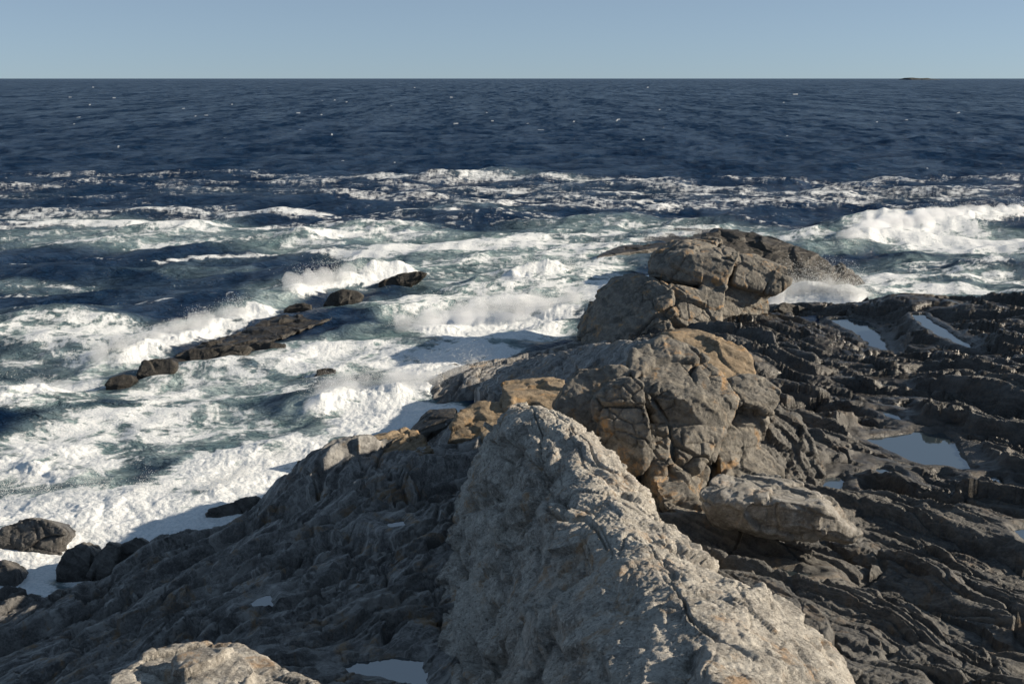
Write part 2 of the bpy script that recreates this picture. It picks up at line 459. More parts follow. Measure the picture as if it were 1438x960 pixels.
def build_shore():
    az = np.radians(azimuths(-25.5, 25.5, .047, -62, 62, .5))
    rr = [5.0]
    while rr[-1] < 66:
        r = rr[-1]; rr.append(r + min(max(r * r / 18400.0, .022), .13))
    rr = np.array(rr)
    nr, nc = len(rr), len(az)
    X = (rr[:, None] * np.sin(az)[None]).ravel(); Y = (rr[:, None] * np.cos(az)[None]).ravel()
    # coarse evaluation of the smooth base, then a bilinear lookup
    gx = np.arange(-60, 61, .3); gy = np.arange(-1, 68, .3)
    GX, GY = np.meshgrid(gx, gy)
    GZ = tps_eval(FIT, np.stack([GX.ravel(), GY.ravel()], 1)).reshape(GX.shape)
    def look(x, y):
        u = np.clip((x - gx[0]) / .3, 0, len(gx) - 1.001); v = np.clip((y - gy[0]) / .3, 0, len(gy) - 1.001)
        i = u.astype(int); j = v.astype(int); a = u - i; b = v - j
        return GZ[j, i] * (1 - a) * (1 - b) + GZ[j, i + 1] * a * (1 - b) + GZ[j + 1, i] * (1 - a) * b + GZ[j + 1, i + 1] * a * b
    Z = np.clip(look(X, Y), -2.5, 7.5)
    keep = Z > -1.1
    F = grid_faces(nr, nc)
    F = F[keep[F].all(1)]
    V = np.stack([X, Y, Z], 1)
    N = grid_normals(V, nr, nc)
    V, F, N = compact(V, F, (N,))
    x, y = V[:, 0], V[:, 1]
    P2 = np.stack([x, y, np.zeros_like(x)], 1)
    axis = 1.6 + np.clip(y - 22, 0, 40) * .13         # under the ridge and the outcrops
    right = sstep(-.8, .8, x - axis)
    # right: tilted layers, each with a steep dark edge facing back to the left
    w1 = perlin(P2, 5.0, 70); w2 = perlin(P2, 1.6, 71); w3 = perlin(P2, .5, 72)
    s = .62 * x + .78 * y + 1.1 * w1 + .42 * w2 + .08 * w3
    zr = 0
    for k, (l, a) in enumerate(((3.3, .55), (1.25, .26), (.46, .07), (.16, .022))):
        q = s / l + .5 * perlin(P2, (l * 2.2, l * 2.2, 1), 80 + k)
        c = np.floor(q).astype(np.int32); fr = q - c
        amp = a * (.25 + 1.2 * RND[c & 255, k % 6]) * (.45 + .75 * sstep(-.4, .4, perlin(P2, (l * 3, l * 3, 1), 90 + k)))
        zr = zr + amp * (sstep(0, .14, fr) * (1 - fr) ** .8 - .42)
    # cross joints break the layers into blocks
    s_plain = s
    u = -.78 * x + .62 * y + .5 * perlin(P2, 2.0, 75)
    for l, a, k in ((2.6, 1.3, 2), (1.1, .35, 3)):          # faults offset the layers block by block
        s = s + a * RND[np.floor(u / l + .25 * perlin(P2, 1.1, 78 + k)).astype(np.int32) & 255, k]
    B3 = np.stack([s_plain * 1.0, u * .45, np.zeros_like(s)], 1)
    e, fc = worley(B3, .8, 6)
    zr = zr + .20 * np.clip(fc, -.6, .6) - .10 * (1 - sstep(0, .08, e))
    e, fc = worley(B3 + np.stack([w2, w1, w1 * 0], 1) * .25, 2.1, 8)
    zr = zr + .38 * np.clip(fc, -.55, .55) - .10 * (1 - sstep(0, .05, e))
    e, fc = worley(B3, .3, 7)
    zr = zr + .045 * np.clip(fc, -.6, .6) - .02 * (1 - sstep(0, .1, e))
    zr = zr + .16 * fbm(P2, 3.0, 4, .5, 76)
    # left: smooth folded gneiss, folds run diagonally up to the ridge
    c45 = .7071
    a_ = (x + y) * c45 + .8 * perlin(P2, 3.2, 61); b_ = (x - y) * c45 + .55 * perlin(P2, 2.4, 62) + .18 * perlin(P2, .8, 63)
    L3 = np.stack([a_ * .38, b_, np.zeros_like(x)], 1)
    zl = .24 * fbm(L3, 1.9, 3, .5, 64, 'b') + .06 * fbm(L3, .62, 3, .5, 65, 'b')
    sl = -b_
    for l, a, k in ((2.9, .9, 2), (1.2, .3, 3)):
        sl = sl + a * RND[np.floor(a_ / l + .3 * perlin(P2, 1.3, 178 + k)).astype(np.int32) & 255, k]
    for k, (l, am) in enumerate(((2.0, .62), (.78, .30), (.30, .10), (.12, .035))):
        q = sl / l + .5 * perlin(P2, l * 2.5, 95 + k)
        c = np.floor(q).astype(np.int32); fr = q - c
        zl = zl + am * (.2 + 1.2 * RND[c & 255, k]) * (sstep(0, .13, fr) * (1 - fr) ** .8 - .42) * sstep(-.5, .4, perlin(P2, l * 3, 99 + k))
    e, fc = worley(L3, .9, 9)
    zl = zl + .10 * np.clip(fc, -.6, .6) - .09 * (1 - sstep(0, .07, e)) * sstep(-.2, .3, perlin(P2, 1.5, 66))
    for l, dp, sd_ in ((1.9, .26, 140), (.9, .13, 141), (.38, .05, 142)):
        zl = zl - dp * (1 - sstep(0, .13, np.abs(perlin(L3, l, sd_)) * 1.6)) * sstep(-.3, .2, perlin(P2, l * 1.7, sd_ + 5))
    e, fc = worley(L3 + np.stack([w1 * 0, w2 * 0, w1 * 0], 1) + np.stack([perlin(P2, 1.3, 150), perlin(P2, 1.3, 151), w1 * 0], 1) * .2, 1.5, 19)
    zl = zl + .42 * np.clip(fc, -.55, .55) - .12 * (1 - sstep(0, .05, e))
    e, fc = worley(L3, .42, 20)
    zl = zl + .10 * np.clip(fc, -.6, .6) - .03 * (1 - sstep(0, .08, e))
    zl = zl + .03 * fbm(L3, .22, 3, .55, 67, 'b')
    zl = np.where(zl > .22, .22 + .35 * (zl - .22), zl)
    edge = sstep(25.2, 23.2, y - .12 * x)              # calmer along the broken edge above the surf
    zl = zl * (.45 + .55 * edge)
    h = zr * right + zl * (1 - right)
    # let the wash even out what lies below the water
    h = h * sstep(-1.0, .3, V[:, 2])
    P = V.copy(); P[:, 2] += h
    P = P + N * ((.020 * fbm(P, .2, 3, .6, 68, 'b') + .012 * fbm(P, .07, 2, .6, 69))[:, None])
    # pools lie in basins with a lip
    for lab, z, poly in POOLW:
        c = poly.mean(0); rad = np.linalg.norm(poly - c, axis=1).max() + 1.2
        m = np.where((P[:, 0] - c[0]) ** 2 + (P[:, 1] - c[1]) ** 2 < rad * rad)[0]
        if not len(m): continue
        sd = poly_sd(P[m][:, :2], poly[:, :2])
        sd = sd + .16 * perlin(P2[m], .7, 33) + .05 * perlin(P2[m], .2, 34)
        zz = P[m, 2]
        zz = np.minimum(zz, np.where(sd < 1.3, z + .04 + (.20 + .22 * perlin(P2[m], .9, 36)) * np.clip(sd, 0, 2) + .08 * np.abs(perlin(P2[m], .3, 37)) + 2.5 * sstep(.5, 1.3, sd), 99))
        inside = sstep(.05, -.10, sd)
        lip = np.maximum(zz, z + .015 + .10 * sstep(.0, .25, sd))
        zz = np.where(sd > 0, zz + (lip - zz) * sstep(.75, .12, sd), zz)
        bed = z - .05 - .22 * sstep(0, -.5, sd) + .05 * perlin(P2[m], .35, 35)
        P[m, 2] = zz * (1 - inside) + np.minimum(bed, zz) * inside
    cx = P[F].mean(1)
    isr = cx[:, 0] > (1.6 + np.clip(cx[:, 1] - 22, 0, 40) * .13)
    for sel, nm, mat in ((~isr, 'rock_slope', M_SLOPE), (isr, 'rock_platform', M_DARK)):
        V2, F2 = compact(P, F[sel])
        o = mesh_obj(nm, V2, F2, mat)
        tag(o, kind='structure')


build_shore()

# pool water
s = NT('pool_water')
g = s.n('ShaderNodeNewGeometry').outputs['Position']
nz = s.noise(g, 9, 3, .5)
bp = s.n('ShaderNodeBump', {'Height': nz, 'Strength': .05, 'Distance': .02})
bs = s.n('ShaderNodeBsdfPrincipled', {'Base Color': c4(.035, .05, .06), 'Roughness': .03, 'IOR': 3.6, 'Specular IOR Level': .6, 'Normal': bp.outputs[0]})
M_POOL = s.out(bs.outputs[0])
for lab, z, poly in POOLW:
    bm = bmesh.new()
    c = poly.mean(0)
    vs = [bm.verts.new(c + (p - c) * (1 + .25 / max(.25, np.linalg.norm((p - c)[:2]))) - c) for p in poly]
    for v in vs: v.co.z = 0
    fcs = bm.faces.new(vs)
    if fcs.normal.z < 0: fcs.normal_flip()
    me = bpy.data.meshes.new('tide_pool'); bm.to_mesh(me); bm.free(); me.materials.append(M_POOL)
    o = bpy.data.objects.new('tide_pool', me); o.location = c; COL.objects.link(o)
    tag(o, lab, 'tide pool', 'tide pools and puddles on the rocks', 'structure')


# ------------------------------------------------------------------ the pale granite ridge
def build_ridge():
    pts = []
    # per station: Y, then (X, z) across the ridge from its left foot to its right foot
    st = [(0, [(-4, 5.8), (-2.5, 7.4), (-.8, 8.6), (1.0, 8.9), (2.8, 8.4), (4.5, 6.8), (6.2, 4.2)]),
          (5, [(-2.6, 4.2), (-1.6, 5.4), (-.2, 6.9), (1.2, 7.35), (2.6, 7.0), (3.9, 5.8), (5.6, 3.4)]),
          (8, [(-2.2, 3.2), (-1.35, 4.0), (-.1, 5.15), (1.0, 6.4), (2.3, 6.35), (3.2, 5.7), (4.6, 3.0)]),
          (11, [(-1.85, 2.6), (-1.15, 3.3), (-.15, 4.45), (.72, 5.85), (1.9, 6.05), (2.85, 5.6), (4.2, 2.9)]),
          (13, [(-1.7, 2.3), (-1.1, 2.95), (-.1, 4.1), (.6, 5.5), (1.5, 5.75), (2.25, 5.35), (3.4, 2.8)]),
          (14.5, [(-1.6, 2.2), (-1.05, 2.8), (-.05, 4.0), (.6, 5.4), (1.4, 5.6), (2.05, 5.15), (3.1, 2.7)]),
          (16.5, [(-1.6, 2.1), (-1.1, 2.75), (-.4, 3.85), (.3, 5.2), (1.15, 5.5), (1.85, 5.05), (2.9, 2.6)]),
          (18.5, [(-1.5, 2.0), (-1.1, 2.8), (-.6, 3.95), (-.1, 5.05), (.65, 5.45), (1.5, 4.95), (2.6, 2.5)]),
          (20, [(-1.3, 1.9), (-.98, 3.0), (-.65, 4.3), (-.25, 5.0), (.35, 5.2), (1.2, 4.6), (2.3, 2.3)]),
          (21.4, [(-1.2, 1.8), (-.9, 2.8), (-.6, 3.7), (-.25, 4.35), (.25, 4.5), (1.0, 3.9), (2.0, 2.0)]),
          (22.8, [(-.8, 1.5), (-.3, 1.7), (.1, 1.9), (.5, 2.0), (.9, 2.1), (1.3, 2.0), (2.0, 1.5)])]
    for Y, row in st:
        for X, z in row: pts.append((X, Y, z))
    A = np.array(pts)
    fit = tps_fit(A[:, :2], A[:, 2], 1e-4)
    us = np.linspace(0, 1, 420)
    rr = [-1.0]
    while rr[-1] < 22.8: rr.append(rr[-1] + (.05 if rr[-1] < 6 else .02))
    ys = np.array(rr)
    lo = np.interp(ys, [s_[0] for s_ in st], [s_[1][0][0] for s_ in st]); hi = np.interp(ys, [s_[0] for s_ in st], [s_[1][-1][0] for s_ in st])
    X = lo[:, None] + (hi - lo)[:, None] * us[None]; Y = np.repeat(ys[:, None], len(us), 1)
    Z = tps_eval(fit, np.stack([X.ravel(), Y.ravel()], 1))
    V = np.stack([X.ravel(), Y.ravel(), Z], 1).astype(f32)
    N = grid_normals(V, len(ys), len(us))
    Q = V * np.array((1, .45, 1), f32)             # structure is drawn out along the ridge
    h = .11 * fbm(V, 1.9, 3, .5, 200) + .03 * fbm(Q, .9, 4, .5, 201, 'r')
    wq = Q + np.stack([perlin(V, .8, 210 + k) for k in range(3)], 1) * .2
    e, fc = worley(wq, .75, 12)
    flank = sstep(.92, .6, N[:, 2])
    h = h + (.06 + .12 * flank) * np.clip(fc, -.6, .6) - (.02 + .05 * flank) * (1 - sstep(0, .08, e)) * sstep(-.2, .3, perlin(V, 1.3, 203))
    e, fc = worley(wq, .27, 13)
    h = h + (.022 + .03 * flank) * np.clip(fc, -.6, .6)
    # sheets peeling off the back of the ridge
    sx = V[:, 2] * 1.0 - V[:, 1] * .12 + .35 * V[:, 0] + .22 * perlin(V, 1.3, 204) + .06 * perlin(V, .35, 205)
    for l, a in ((.5, .085), (.19, .04)):
        q = sx / l; c = np.floor(q).astype(np.int32); fr = q - c
        h = h + a * (.2 + 1.2 * RND[c & 255, 1]) * (sstep(0, .2, fr) * (1 - fr) - .4) * sstep(-.3, .3, perlin(V, 1.0, 206))
    rb = V[:, 2] * .75 - V[:, 0] * .65 + V[:, 1] * .16 + .45 * perlin(V, 2.2, 215) + .14 * perlin(V, .7, 216)
    for l, a in ((1.05, .20), (.42, .09)):
        q = rb / l; c = np.floor(q).astype(np.int32); fr = q - c
        h = h + a * flank * (.3 + 1.1 * RND[c & 255, 2]) * (sstep(0, .22, fr) * (1 - fr) ** .8 - .4) * sstep(-.5, .2, perlin(V, 1.6, 217))
    for l, dp, sd_ in ((1.6, .24, 218), (.6, .09, 219)):
        h = h - dp * (.25 + .75 * flank) * (1 - sstep(0, .1, np.abs(perlin(Q, l, sd_)))) * sstep(-.2, .25, perlin(V, l * 1.5, sd_ + 5))
    LQ = V * np.array((1, .16, .8), f32) + np.stack([perlin(V, 1.2, 230 + k) for k in range(3)], 1) * .10
    for l, dp, sd_ in ((.9, .10, 240), (.36, .045, 241)):
        h = h - dp * .8 * (1 - sstep(0, .035, np.abs(perlin(LQ, l, sd_)))) * sstep(-.3, .2, perlin(V, 2.0, sd_ + 5))
    h = h + .016 * fbm(V, .20, 3, .6, 207, 'b') + .016 * fbm(V, .07, 3, .6, 208, 'b') + .006 * perlin(V, .03, 209)
    V = V + N * h[:, None]
    o = mesh_obj('granite_ridge', V, grid_faces(len(ys), len(us)), M_RIDGE)
    tag(o, 'long pale granite ridge running out toward the sea, sunlit on its right side', 'rock ridge')


build_ridge()

# ------------------------------------------------------------------ outcrops and boulders
rock('headland_rock', [
    piece([(917, 360, 46), (958, 338, 47), (1013, 337, 47.5), (1041, 356, 45), (970, 356, 44.6), (1036, 364, 44.5), (1013, 408, 44.3), (979, 394, 44.2), (915, 388, 45)], 3.0),
    piece([(823, 442, 45), (844, 411, 45.3), (867, 393, 45.6), (905, 386, 45.6), (942, 402, 43.5), (949, 438, 42.5), (933, 482, 42), (807, 490, 44.3), (860, 480, 42.6)], 4.0, .8),
    piece([(942, 401, 43.7), (1000, 410, 44), (1002, 449, 43.2), (990, 478, 42.8), (949, 440, 42.6), (930, 482, 42.2)], 3.0, .8),
    piece([(1035, 357, 45.2), (1060, 356, 46), (1085, 368, 45.8), (1107, 376, 45.4), (1108, 397, 45.2), (1087, 411, 45.0), (1050, 404, 44.8), (1030, 398, 44.6)], 2.4),
    piece([(1018, 395, 44.9), (1083, 404, 45.8), (1072, 438, 45.6), (1066, 470, 45.2), (1005, 470, 44.2), (1010, 440, 44.3)], 2.5, .8),
    piece([(985, 400, 44.0), (1020, 402, 44.1), (1012, 450, 43.4), (1000, 474, 43.0), (980, 455, 43.0)], 2.6, .52),
], M_TAN, 'big brown headland rock with an overhanging nose standing against the surf', 'rock outcrop', .045, 2, lam=2.3, facet=.16, crack=.26, big=.08, crease=.035, strata=((.35, -.3, .9), 1.3, .10), fine=2.5, seed=3)

rock('slab_rock', [
    piece([(668, 545, 37.5), (700, 520, 38.5), (745, 500, 38), (800, 490, 37), (870, 476, 35.5), (915, 478, 34), (905, 530, 32), (780, 548, 34), (690, 552, 36)], 3.2, .8, .9),
], M_SLOPE, 'low grey slab sloping into the surf before the headland rock', 'rock slab', .055, 6, lam=1.6, facet=.09, crack=.07, big=.10, crease=.03, strata=((.5, .1, .8), .6, .07), seed=8)

rock('rounded_rock', [
    piece([(935, 468, 29.5), (962, 464, 30), (1000, 470, 30), (1030, 480, 29.5), (1052, 497, 29), (1062, 520, 28.5), (1050, 545, 28), (960, 540, 27.5), (930, 500, 28.5)], 2.4, .8),
], M_BROWN, 'rounded tan rock behind the cracked outcrop, golden on its right flank', 'rock', .045, 6, lam=1.3, facet=.09, crack=.05, big=.06, crease=.025, strata=((.3, .1, .9), .5, .05), seed=12)

rock('cracked_outcrop', [
    piece([(891, 492, 23.6), (932, 477, 24.2), (964, 486, 23.9), (1002, 512, 23.4), (1036, 559, 22.4), (1023, 597, 22.2), (1000, 612, 21.9), (923, 594, 21.9), (905, 560, 22.0), (885, 517, 22.8), (960, 560, 21.8)], 2.0),
    piece([(885, 527, 21.6), (859, 537, 21.7), (906, 538, 21.5), (917, 597, 20.9), (903, 622, 20.8), (886, 622, 20.9), (845, 588, 21.2), (832, 562, 21.5)], 1.6, .6),
    piece([(815, 516, 23.0), (848, 514, 22.9), (885, 518, 22.8), (880, 600, 21.9), (847, 600, 22), (789, 550, 22.6), (781, 566, 22.4), (800, 600, 22.2)], 1.8, .8),
    piece([(915, 596, 21.9), (976, 598, 21.7), (1017, 606, 22.0), (993, 636, 21.4), (970, 675, 20.9), (947, 650, 20.9), (906, 637, 21.2), (915, 664, 20.9)], 1.6, .6),
    piece([(918, 672, 20.6), (964, 674, 20.5), (992, 716, 19.8), (964, 730, 19.5), (930, 705, 19.8)], 1.2, .5),
], M_TAN, 'cracked tan outcrop with a bulging sunlit brow at the end of the granite ridge', 'rock outcrop', .028, 2, lam=1.3, facet=.11, crack=.19, big=.04, crease=.02, strata=((-.5, -.2, .7), .8, .06), fine=2.0, seed=21)

rock('overhanging_block', [
    piece([(1026, 534, 23.6), (1052, 528, 23.8), (1080, 532, 23.7), (1097, 546, 23.4), (1098, 560, 23.2), (1084, 580, 23.0), (1045, 575, 22.9), (1031, 560, 23.0)], 1.3),
    piece([(1031, 572, 23.1), (1080, 578, 23.2), (1060, 612, 23.0), (1040, 645, 22.5), (1012, 662, 22.1), (1008, 630, 22.3)], 1.3, .5),
    piece([(1035, 640, 22.6), (1062, 622, 23.2), (1098, 660, 22.6), (1060, 676, 22.0), (1015, 668, 21.9)], 1.2, .5),
], M_TAN, 'small overhanging block leaning out right of the cracked outcrop', 'rock', .028, 2, lam=1.0, facet=.09, crack=.07, big=.04, crease=.02, strata=((.3, -.2, .8), .35, .035), seed=27)

rock('dark_block', [
    piece([(1090, 572, 24.6), (1120, 584, 24.5), (1142, 636, 23.9), (1156, 652, 23.7), (1154, 680, 23.4), (1096, 668, 23.2), (1056, 630, 23.6), (1070, 590, 24.2)], 1.6, .5),
], M_DARK, 'dark angular block between the overhanging block and the deep tide pool', 'rock', .04, 3, lam=.8, facet=.12, crack=.06, big=.05, crease=.03, strata=((.8, .3, .4), .4, .07), seed=31)

rock('pale_boulder', [
    piece([(1008, 671, 19.1), (1052, 669, 19.3), (1110, 671, 19.3), (1150, 686, 18.9), (1172, 704, 18.5), (980, 692, 18.5), (992, 708, 18.0), (1040, 706, 17.7), (1100, 704, 17.6), (1155, 710, 17.6),
           (1062, 738, 17.75), (1150, 746, 17.6), (1001, 735, 18.2), (1068, 751, 18.1), (1158, 755, 17.8), (1208, 750, 18.0), (1200, 760, 17.9)], .5, 0, 0),
], M_BOULDER, 'pale loaf-shaped boulder lying on the dark ledges, whitish on top', 'boulder', .026, 5, lam=.9, facet=.09, crack=.04, big=.03, crease=.012, strata=((.25, -.1, .9), .3, .03), seed=35)

rock('brown_rock', [
    piece([(648, 577, 26.3), (670, 566, 26.6), (704, 569, 26.6), (708, 588, 26.0), (700, 616, 25.3), (629, 616, 25.4), (637, 591, 25.9)], 1.5, .6),
], M_BROWN, 'rust brown rock with a sunlit top between the slope and the granite ridge', 'rock', .04, 4, lam=1.1, facet=.09, crack=.05, big=.05, crease=.025, strata=((.2, 0, .9), .4, .05), seed=41)
rock('brown_ledge', [
    piece([(704, 538, 27.8), (745, 531, 28.2), (795, 534, 28), (800, 556, 27), (782, 560, 26.6), (715, 566, 26.4), (702, 592, 25.9), (770, 590, 26)], 1.6, .8),
], M_BROWN, 'flat-topped rust brown ledge above the surf, left of the cracked outcrop', 'rock ledge', .04, 4, lam=1.1, facet=.09, crack=.05, big=.05, crease=.025, strata=((.2, 0, .9), .4, .07), seed=43)
rock('brown_hump', [
    piece([(436, 660, 24.6), (470, 640, 24.9), (503, 625, 24.9), (531, 614, 24.9), (566, 608, 24.9), (598, 611, 24.7), (612, 640, 24.0), (560, 668, 23.4), (480, 672, 23.8)], 1.2, .8),
], M_BROWN, 'brown hump on top of the shaded slope where the sun catches it above the surf', 'rock', .032, 3, lam=1.0, facet=.12, crack=.09, big=.10, crease=.03, strata=((-.5, .5, .6), .45, .09), seed=91)
rock('wet_rock', [
    piece([(574, 607, 33.5), (598, 578, 34.4), (640, 575, 34.2), (640, 592, 33), (592, 612, 32.6)], 1.2, .8),
], M_SEAROCK, 'wet grey rock washed by surf just behind the lit brown hump', 'sea rock', .045, 4, lam=1.1, facet=.08, crack=.05, big=.06, crease=.03, seed=45)
rock('rock_knob', [
    piece([(150, 950, 10.0), (172, 946, 10.1), (232, 908, 10.9), (335, 904, 10.9), (362, 940, 10.2), (450, 965, 9.8), (300, 1000, 9.1), (160, 1000, 9.3)], .3, .8, .35),
    piece([(247, 927, 10.1), (280, 911, 10.4), (333, 911, 10.4), (360, 937, 10.0), (330, 985, 9.2), (250, 985, 9.3)], .25, .5, .2),
], M_RIDGE, 'nearest rock knob at the bottom left, its cracked top catching the sun', 'rock', .022, 5, lam=.75, facet=.07, crack=.045, big=.03, crease=.015, strata=((.2, .1, .9), .3, .02), seed=47)

# rocks standing in the sea
rock('far_rock', [
    piece([(990, 330, 63), (1020, 323, 64), (1060, 327, 64), (1110, 342, 63), (1150, 358, 62), (1172, 374, 61.5), (1170, 394, 60.5), (1100, 398, 60), (1000, 380, 60)], 5.0, .8),
    piece([(1165, 375, 61.5), (1195, 384, 61.5), (1208, 393, 61.2), (1218, 404, 60.8), (1160, 404, 60)], 2.6, .52),
    piece([(1181, 372, 61.3), (1184, 372, 61.3), (1188, 392, 61.2), (1177, 392, 61.2)], .3),
], M_SEAROCK, 'long dark rock beyond the headland rock tapering to a jagged tip', 'sea rock', .07, 4, lam=1.8, facet=.18, crack=.1, big=.1, crease=.05, strata=((.3, .2, .9), .9, .10), seed=51)
rock('far_rock', [
    piece([(836, 361, 71.5), (870, 344, 79), (915, 329, 82), (955, 321, 84), (1000, 323, 84), (1010, 334, 80), (930, 341, 78), (880, 351, 75)], 2.0, .8),
], M_SEAROCK, 'low dark rock half drowned in foam, left of the far jagged rock', 'sea rock', .08, 5, lam=2, facet=.08, crack=.06, big=.06, crease=.03, seed=53)
SEA = [
    ('squat brown sea rock at the near end of the half-drowned reef', [(147, 540), (155, 530), (172, 525), (185, 526), (188, 532), (165, 540)], .9, 0),
    ('bulky brown sea rock, biggest of the half-drowned reef', [(192, 526), (200, 508), (218, 502), (240, 505), (248, 514), (236, 522), (205, 528)], 1.6, 0),
    ('long low ledge of the reef with foam along its near edge', [(232, 508), (270, 490), (310, 487), (350, 485), (342, 496), (318, 508), (270, 510)], 1.4, 0),
    ('small brown rock on the foam side of the reef ledge', [(340, 492), (352, 481), (368, 479), (385, 484), (402, 482), (398, 488), (350, 494)], .9, 0),
    ('sleek wet back of the reef with water pouring over it', [(225, 512), (262, 491), (300, 480), (345, 461), (400, 441), (450, 434), (505, 433), (450, 450), (410, 466), (350, 490), (300, 506)], .3, 'flat'),
    ('small dark rock awash left of the round reef rock', [(398, 434), (406, 427), (425, 425), (438, 427), (436, 432)], .8, 0),
    ('round dark reef rock with a splash breaking behind it', [(454, 427), (464, 412), (482, 407), (502, 409), (510, 414), (490, 424), (465, 429)], 1.4, 0),
    ('dark fin of rock showing through the far foam left of the splash', [(530, 398), (560, 384), (590, 381), (600, 384), (570, 392), (540, 402)], 1.3, -.1),
    ('small black rock alone amid the mid-water foam', [(440, 528), (446, 520), (460, 517), (472, 519), (468, 527)], .7, 0),
    ('thin black rock almost covered, in the shadowed foam', [(608, 524), (622, 516), (640, 512), (645, 514), (628, 522)], .6, 0),
    ('smooth dark rock in the white water at the left edge', [(-20, 760), (0, 738), (35, 726), (70, 730), (90, 745), (80, 764), (30, 768)], 1.2, .05),
    ('pale wet rock at the left edge beside the little foam inlet', [(-40, 815), (-20, 790), (5, 787), (22, 800), (20, 814)], 1.0, .05),
    ('tilted dark slab with white water spilling over, left of the inlet rocks', [(75, 800), (90, 770), (118, 758), (128, 770), (126, 800), (105, 806)], .9, .05),
    ('second tilted slab of the inlet, right of the spilling slab', [(122, 806), (130, 780), (152, 758), (166, 765), (160, 806), (140, 812)], .9, .05),
    ('dark square rock against the shore slope beside the inlet', [(165, 790), (170, 764), (192, 752), (206, 760), (196, 790), (180, 800)], .9, .1),
    ('wet rocks poking from the wash below the lit brown hump', [(290, 716), (312, 706), (345, 698), (364, 700), (340, 713), (310, 720)], .8, .05),
    ('low wet rock in the wash above the shaded slope', [(415, 648), (440, 634), (478, 630), (488, 640), (460, 654)], 1.0, .05),
    ('knobbly dark rock at the mouth of the splashing channel', [(1085, 436), (1100, 424), (1118, 427), (1136, 432), (1128, 442)], .9, .1),
    ('flat black rock just right of the channel splash', [(1170, 447), (1180, 436), (1205, 431), (1222, 435), (1218, 446)], 1.0, .25),
    ('dark jagged seaward rim of the platform by the channel', [(1238, 436), (1248, 417), (1280, 411), (1330, 415), (1345, 428), (1290, 440)], 1.6, .4),
    ('black seaward rock on the platform at the right edge', [(1395, 436), (1405, 420), (1440, 416), (1480, 420), (1480, 440)], 1.8, .4),
]
for i, (lab, pts, back, z0) in enumerate(SEA):
    low = max(p[1] for p in pts)
    Y0 = at(pts[0][0], low, 0 if z0 == 'flat' else z0)[1]
    top = min(p[1] for p in pts)
    fr = [(x, y, Y0 + .25 * back * (low - y) / max(1, low - top)) for x, y in pts]
    fine = Y0 < 32
    if z0 == 'flat':
        fr = [(x, y, at(x, y, .10)[1]) for x, y in pts]
    rock('sea_rock', [piece(fr, back, .7, .12)], M_SHORE if low > 600 else M_SEAROCK, lab, 'sea rock', .028 if fine else .045, 4, 'rocks standing in the surf',
         lam=.8 if fine else 1.1, facet=.07 if z0 != 'flat' else .15, crack=.04, big=.05 if z0 != 'flat' else .17, crease=.02, seed=60 + i)

# islet on the horizon
def islet():
    Y = 9000.0
    rnd = np.random.default_rng(4)
    k = 60
    a = atY(1268, 111, Y)[0]; b = atY(1316, 111, Y)[0]
    xs = np.linspace(a, b, k); u = np.linspace(0, 1, k)
    top = np.where(u < .68, 13 + 2 * np.sin(u * 9) + rnd.normal(0, .7, k), 6 + rnd.normal(0, .5, k)) * np.clip(np.minimum(u * 12, (1 - u) * 9), 0, 1)
    V = []
    prof = [(-150, 0), (-110, .7), (-30, 1), (40, .95), (120, .6), (160, 0)]
    for j in range(k):
        for d, h in prof: V.append((xs[j], Y + d + rnd.normal(0, 6), -3 + h * (top[j] + 3)))
    F = grid_faces(k, len(prof))
    mi = NT('islet_scrub')
    gg = mi.n('ShaderNodeNewGeometry').outputs['Position']
    cc = mi.mix(mi.ramp(mi.noise(gg, .02, 3), .4, .6), c4(.025, .03, .028), c4(.045, .048, .042))
    m = mi.out(mi.n('ShaderNodeBsdfPrincipled', {'Base Color': cc, 'Roughness': .9}).outputs[0])
    o = mesh_obj('islet', np.array(V), F, m)
    tag(o, 'low flat islet far away on the horizon line', 'island', kind='thing')


islet()


# ------------------------------------------------------------------ the sea
def seg_dist(Q, pts):
    """distance to a polyline, side (positive beyond it, away from the camera) and position along it"""
    best = np.full(len(Q), 1e9); side = np.zeros(len(Q)); al = np.zeros(len(Q))
    L = 0; tot = sum(np.linalg.norm(pts[i + 1] - pts[i]) for i in range(len(pts) - 1))
    for i in range(len(pts) - 1):
        a, b = pts[i], pts[i + 1]
        e = b - a; l = np.linalg.norm(e); w = Q - a
        t = np.clip((w @ e) / (l * l), 0, 1)
        r = w - t[:, None] * e
        d = np.linalg.norm(r, axis=1)
        n = np.array((-e[1], e[0])) / l
        if n[1] < 0: n = -n
        m = d < best
        best = np.where(m, d, best); side = np.where(m, w @ n, side); al = np.where(m, (L + t * l) / tot, al)
        L += l
    return best, np.sign(side) * best, al


